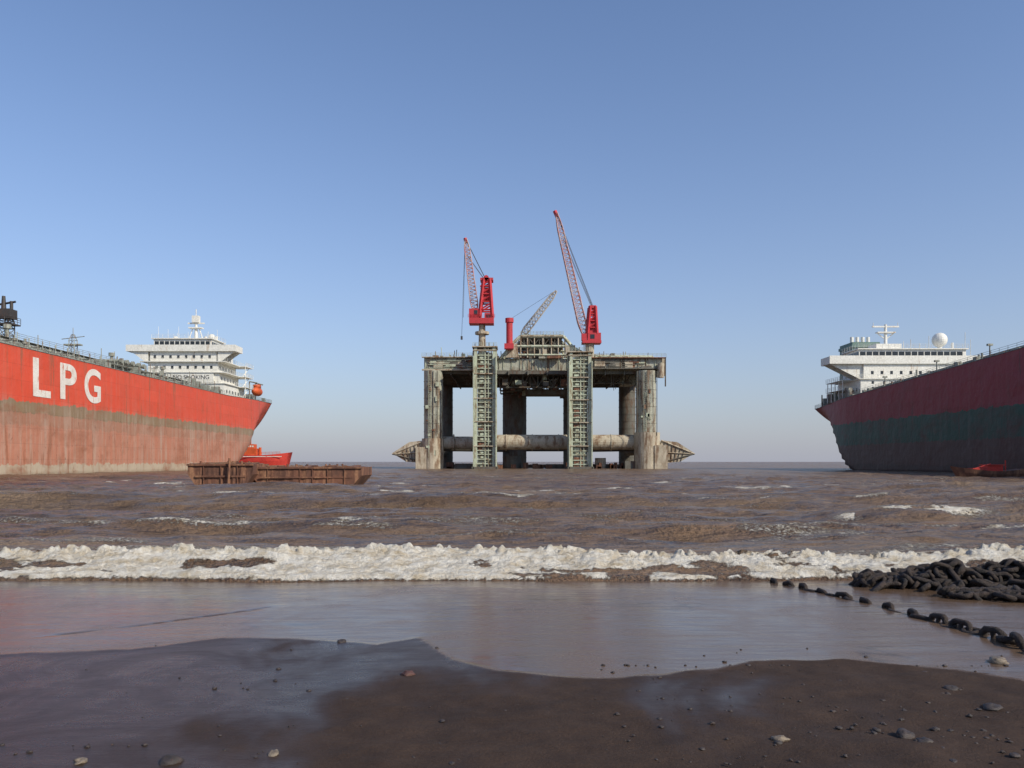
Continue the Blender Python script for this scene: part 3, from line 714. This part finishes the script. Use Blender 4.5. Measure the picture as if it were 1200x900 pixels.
def sec(y0,h,xa,xb,w,sd,msk=True):
    yy=y0+1.6*(fbm(Xw*.12,Xw*0,2,sd)-.5)*2; e=sst(xa,xa+4,Xw)*(1-sst(xb-4,xb,Xw))
    if msk: e=e*sst(.3,.55,fbm(Xw*.15,Xw*0,2,sd+1)+.05)
    t_=Yw-yy; return np.where(t_<0,np.exp(-(t_/(w*.5))**2),np.exp(-(t_/w)**2))*h*e, t_, e
s1,t1,e1=sec(31,.42,11,25,2.0,41,False)
s2,t2,e2=sec(24.5,.26,-30,40,1.6,42)
s3,t3,e3=sec(41,.36,-40,60,3,43)
s4,t4,e4=sec(60,.4,-80,80,4,45)
foam_n=fbm(Xw*3.2,Yw*3.2,5,51)
lace=fbm(Xw*1.2,Yw*2.4,5,53)
body=sst(0,.15,Yw-yf)*(1-sst(-.05,.35,tt))
gap=sst(.33,.52,fbm(Xw*1.1,Yw*2.2,6,54)+.05*sst(-.5,-1.4,tt)+.0+.15*sst(.6,0.0,np.abs(tt+.15)))
foam=body*(.25+.75*gap)
back=sst(-.1,.3,tt)*(1-sst(.5,3.4,tt))*sst(.50,.60,lace+.06*(Xw<0)+.01)
foam=np.maximum(foam,back*.8)
f2=np.exp(-((t1+.3)/.7)**2)*sst(11,13,Xw)*(1-sst(16,20,Xw))*sst(.36,.52,fbm(Xw*.9,Yw*1.6,5,55))
streak=sst(.56,.66,fbm(Xw*.3,Yw*1.6,5,56))*sst(60,20,Yw)*.5*sst(18,19,Yw)
f3=np.exp(-((t2+.2)/.35)**2)*e2*sst(.5,.62,fbm(Xw*.6,Yw*1.2,4,58))*.7
f4=np.exp(-((t3+.3)/.5)**2)*e3*sst(.55,.64,fbm(Xw*.35,Yw*.7,4,60))*.7
caps=sst(.68,.75,fbm(Xw*.25,Yw*.7,5,61))*.7*sst(200,90,Yw)*sst(30,45,Yw)
# thin foam fringes running up the swash zone
foam=np.clip(np.maximum.reduce([foam,f2,streak,f3,f4,caps]),0,1)
Zw=-.10*(1-front)+front*(.012+br)+sw+(s1+s2+s3+s4)
chunk=(foam_n-.5)*.15+(fbm(Xw*9,Yw*9,4,57)-.5)*.09
spray=np.exp(-((tt+.05)/.2)**2)*sst(.5,.8,fbm(Xw*6,Yw*6,4,62)+.15*fbm(Xw*.6,Xw*0,2,63))*.12
Zw=Zw+chunk*body*(.4+.6*gap)*sst(0,.5,Yw-yf)+.03*foam*(Yw<45)+spray
m,nt,b=newmat('muddy_sea_water')
af=attr(nt,'foam')
fn=noise(nt,9,8,.75)
fm=rng(nt,math_(nt,'ADD',af,rng(nt,fn,.3,.7,-.5,.42)),.36,.6)
cn=noise(nt,.35,5,.6,(.4,1.4,1)); 
c=mix(nt,rng(nt,cn,.35,.68),(.155,.098,.058),(.275,.190,.120))
c=mix(nt,rng(nt,noise(nt,.07,3,.5,(.5,1.6,1)),.4,.65,0,.5),c,(.15,.078,.048))
fc=mix(nt,rng(nt,noise(nt,2.6,8,.75,(.8,1.5,1)),.36,.58),(.56,.46,.31),(.88,.84,.74))  # noise paints crevice shade as tan and highlights as near-white in the foam
nt.links.new(mix(nt,fm,c,fc),b.inputs['Base Color'])
nt.links.new(rng(nt,fm,0,1,.27,.85),b.inputs['Roughness']); b.inputs['IOR'].default_value=1.31
w1=noise(nt,1.1,6,.70,(.6,1.5,1)); w2=noise(nt,7,4,.6,(.7,1.3,1)); w3=noise(nt,.22,4,.6,(.5,1.8,1)); w4=noise(nt,13,7,.75)
h_=math_(nt,'ADD',math_(nt,'ADD',math_(nt,'MULTIPLY',w1,.95),math_(nt,'MULTIPLY',w2,.14)),math_(nt,'MULTIPLY',w3,3.0))
h_=math_(nt,'MULTIPLY',h_,rng(nt,fm,0,1,1,.35))
h_=math_(nt,'ADD',h_,math_(nt,'MULTIPLY',math_(nt,'MULTIPLY',w4,fm),.13))
bump(nt,b,h_,1.0,1.0)
addgrid('sea_water',Xw,Yw,Zw,m,{'foam':foam})

# ------------------------------------------------------------------ chains
def linkmesh(L,Wd,r,n=16,mm=8):
    vs=[];fs=[]
    for i in range(n):
        th=2*math.pi*i/n; a=(L-Wd)/2
        cx=(a if math.cos(th)>0 else -a)+Wd/2*math.cos(th); cy=Wd/2*math.sin(th)
        for j in range(mm):
            ph=2*math.pi*j/mm; k_=r*math.cos(ph)
            vs.append((cx+k_*math.cos(th),cy+k_*math.sin(th),r*math.sin(ph)))
    for i in range(n):
        for j in range(mm): fs.append((i*mm+j,((i+1)%n)*mm+j,((i+1)%n)*mm+(j+1)%mm,i*mm+(j+1)%mm))
    o=len(vs)
    for sx in (-1,1):
        for j in range(6):
            t_=math.pi*2*j/6; vs.append((r*.75*math.cos(t_),sx*Wd/2,r*.75*math.sin(t_)))
    for j in range(6): fs.append((o+j,o+(j+1)%6,o+6+(j+1)%6,o+6+j))
    return [Vector(v) for v in vs],fs
LV,LF=linkmesh(.31,.18,.042)
m,nt,b=newmat('muddy_black_chain'); n1=noise(nt,9,7,.7)
nt.links.new(mix(nt,rng(nt,n1,.35,.7),(.014,.011,.009),(.065,.040,.028)),b.inputs['Base Color']); b.inputs['Roughness'].default_value=.7; bump(nt,b,noise(nt,22,6,.75),1.0,.05)
MC=m
def sz(x,y): return float(sandz(np.array([x]),np.array([y]))[0])
def place(b,pos,rot,s=1.0):
    R=rot.to_matrix() if hasattr(rot,'to_matrix') else rot
    b.add([Vector(pos)+R@(v*s*random.uniform(.94,1.06)) for v in LV],LF)
from mathutils import Euler
ch=MB()
pts=[]
for a,c in ((900,671),(950,685),(1000,697),(1040,708),(1070,717),(1100,727),(1140,740),(1180,752),(1230,772),(1300,800)):
    yy=2.1*F/(c-541); pts.append(Vector(((a-600)/F*yy,yy,0)))
acc=[]
for a,c in zip(pts[:-1],pts[1:]):
    L_=(c-a).length; k_=max(1,round(L_/.27))
    for i in range(k_): acc.append((a.lerp(c,i/k_),math.atan2(c.y-a.y,c.x-a.x)))
for i,(p_,an) in enumerate(acc):
    bury=max(0,min(1,(p_.y-8.5)/3.5))
    flat=i%2==0
    z=sz(p_.x,p_.y)+((.01-.05*bury) if flat else (.03-.06*bury))+random.uniform(-.02,.015)
    rr_=Matrix.Rotation(an+random.uniform(-.3,.3),3,'Z')@Matrix.Rotation(random.uniform(-.2,.2),3,'Y')@Matrix.Rotation((0 if flat else math.pi/2)+random.uniform(-.4,.4),3,'X')
    place(ch,(p_.x+random.uniform(-.03,.03),p_.y+random.uniform(-.04,.04),z),rr_,1.0-.12*bury)
ch.obj('anchor_chain',MC,None,True)
cp=MB()
for i in range(820):
    u=random.random(); x=6.2+u*9.3; yc_=14.8-.05*(x-7)
    vv=random.gauss(0,.55)*(min(1,.35+u*2.5)); y=yc_-.5+vv
    hmax=.38*min(1,.25+(x-6.2)*.5)*math.exp(-(vv/.6)**2)*(.6+.6*math.sin(x*2.3)**2)
    z=max(sz(x,y),-.02)+random.random()*hmax+.01
    place(cp,(x,y,z),Euler((random.uniform(-1.2,1.2),random.uniform(-.6,.6),random.uniform(0,6.28))),random.uniform(.85,1.1))
for i in range(80):
    u=random.random(); x=7.0+u*2.6; y=12.9-.75*u+random.gauss(0,.1); place(cp,(x,y,sz(x,y)+.02+random.random()*.1),Euler((random.uniform(-1,1),0,random.uniform(0,6.28))),.95)
cp.obj('chain_pile',MC,None,True)

# ------------------------------------------------------------------ stones
def stone(b,x,y,r,fl=.6):
    n,m_=14,9; sd=random.random()*50; vs=[];fs=[]
    ax=random.uniform(.7,1.3); rot=random.random()*6.28
    for j in range(m_+1):
        ph=math.pi*j/m_
        for i in range(n):
            th=2*math.pi*i/n
            u1=math.cos(th)*math.sin(ph); u2=math.sin(th)*math.sin(ph); u3=math.cos(ph)
            q_=.45+.7*float(vn(np.array([u1*1.5+sd]),np.array([u2*1.5+2*u3+sd]))[0])+.4*float(vn(np.array([u1*3.5+sd]),np.array([u2*3.5+4*u3+sd]))[0])
            X=r*q_*ax*u1; Y_=r*q_*u2
            vs.append((x+X*math.cos(rot)-Y_*math.sin(rot),y+X*math.sin(rot)+Y_*math.cos(rot),sz(x,y)+r*fl*q_*u3+r*fl*.1))
    for j in range(m_):
        for i in range(n): fs.append((j*n+i,(j+1)*n+i,(j+1)*n+(i+1)%n,j*n+(i+1)%n))
    b.add(vs,fs)
st1=painted('stone_tan',(.26,.21,.15),(.13,.10,.075),.3,(.06,.04,.03),scale=14,streak=False)
st2=painted('stone_dark',(.06,.045,.04),(.03,.025,.022),.2,scale=14,streak=False)
st3=painted('stone_red',(.13,.055,.042),(.07,.035,.028),.2,scale=14,streak=False)
def gpos(a,c,zz=.17):
    yy=(H-zz)*F/(c-541); return (a-600)/F*yy,yy
names={'t':('beach_stone',st1),'d':('dark_beach_stone',st2),'r':('red_brick_fragment',st3)}
for a,c,r_,k_ in ((320,886,.045,'t'),(914,868,.05,'t'),(1170,770,.09,'t'),(94,895,.04,'t'),(200,896,.065,'d'),(1062,864,.08,'d'),(1085,872,.06,'d'),(1163,828,.07,'d'),(478,786,.07,'r'),(400,745,.05,'d'),(1115,804,.05,'d')):
    x,y=gpos(a,c); b_=MB(); stone(b_,x,y,r_,.5); b_.obj(names[k_][0],names[k_][1],None,True)
pb=MB()
for i in range(380):
    y=4.2+5*random.random()**1.4; x=random.uniform(-.75,.75)*y
    if random.random()<.5: x=random.uniform(.1,.75)*y; y=min(y,8.2)
    stone(pb,x,y,random.choice([.005,.006,.008,.01,.012,.02]),.5)
for i in range(40):
    x=random.gauss(3.2,.6); y=random.gauss(5.9,.35); stone(pb,x,y,random.choice([.01,.015,.02,.03]),.5)
pb.obj('pebbles',st2,None,True)

# ------------------------------------------------------------------ light
az=math.radians(128); el=math.radians(36)
sd=Vector((math.sin(az)*math.cos(el),math.cos(az)*math.cos(el),math.sin(el)))
L=bpy.data.lights.new('sun','SUN'); L.energy=4.2; L.angle=math.radians(.5); L.color=(1,.91,.76)
so=bpy.data.objects.new('sun',L); scene.collection.objects.link(so); so.rotation_euler=(-sd).to_track_quat('-Z','Y').to_euler()
wd=bpy.data.worlds.new('World'); scene.world=wd; wd.use_nodes=True; nt=wd.node_tree
bgd=nt.nodes['Background']; sk=nt.nodes.new('ShaderNodeTexSky'); sk.sky_type='NISHITA'; sk.sun_disc=False
sk.sun_elevation=el; sk.sun_rotation=az; sk.air_density=1.0; sk.dust_density=.8; sk.ozone_density=2.2; sk.altitude=0
tc=nt.nodes.new('ShaderNodeTexCoord'); sp=nt.nodes.new('ShaderNodeSeparateXYZ'); nt.links.new(tc.outputs['Generated'],sp.inputs[0])
hz=math_(nt,'POWER',2.718,math_(nt,'MULTIPLY',math_(nt,'MAXIMUM',sp.outputs['Z'],0.0),-6.0))
base=mix(nt,1.0,sk.outputs[0],(1.0,1.06,1.20),'MULTIPLY')
cc=mix(nt,math_(nt,'MULTIPLY',hz,.88),base,(3.05,3.15,3.75))
nt.links.new(cc,bgd.inputs['Color']); bgd.inputs['Strength'].default_value=.13

cam=bpy.data.cameras.new('camera'); co=bpy.data.objects.new('camera',cam); scene.collection.objects.link(co)
cam.sensor_width=36; cam.lens=36*F/1200; cam.shift_y=91/1200; cam.clip_end=30000; cam.clip_start=.05
co.location=(0,0,H); co.rotation_euler=(math.radians(90),0,0); scene.camera=co
scene.view_settings.view_transform='Standard'; scene.view_settings.look='None'; scene.view_settings.exposure=0
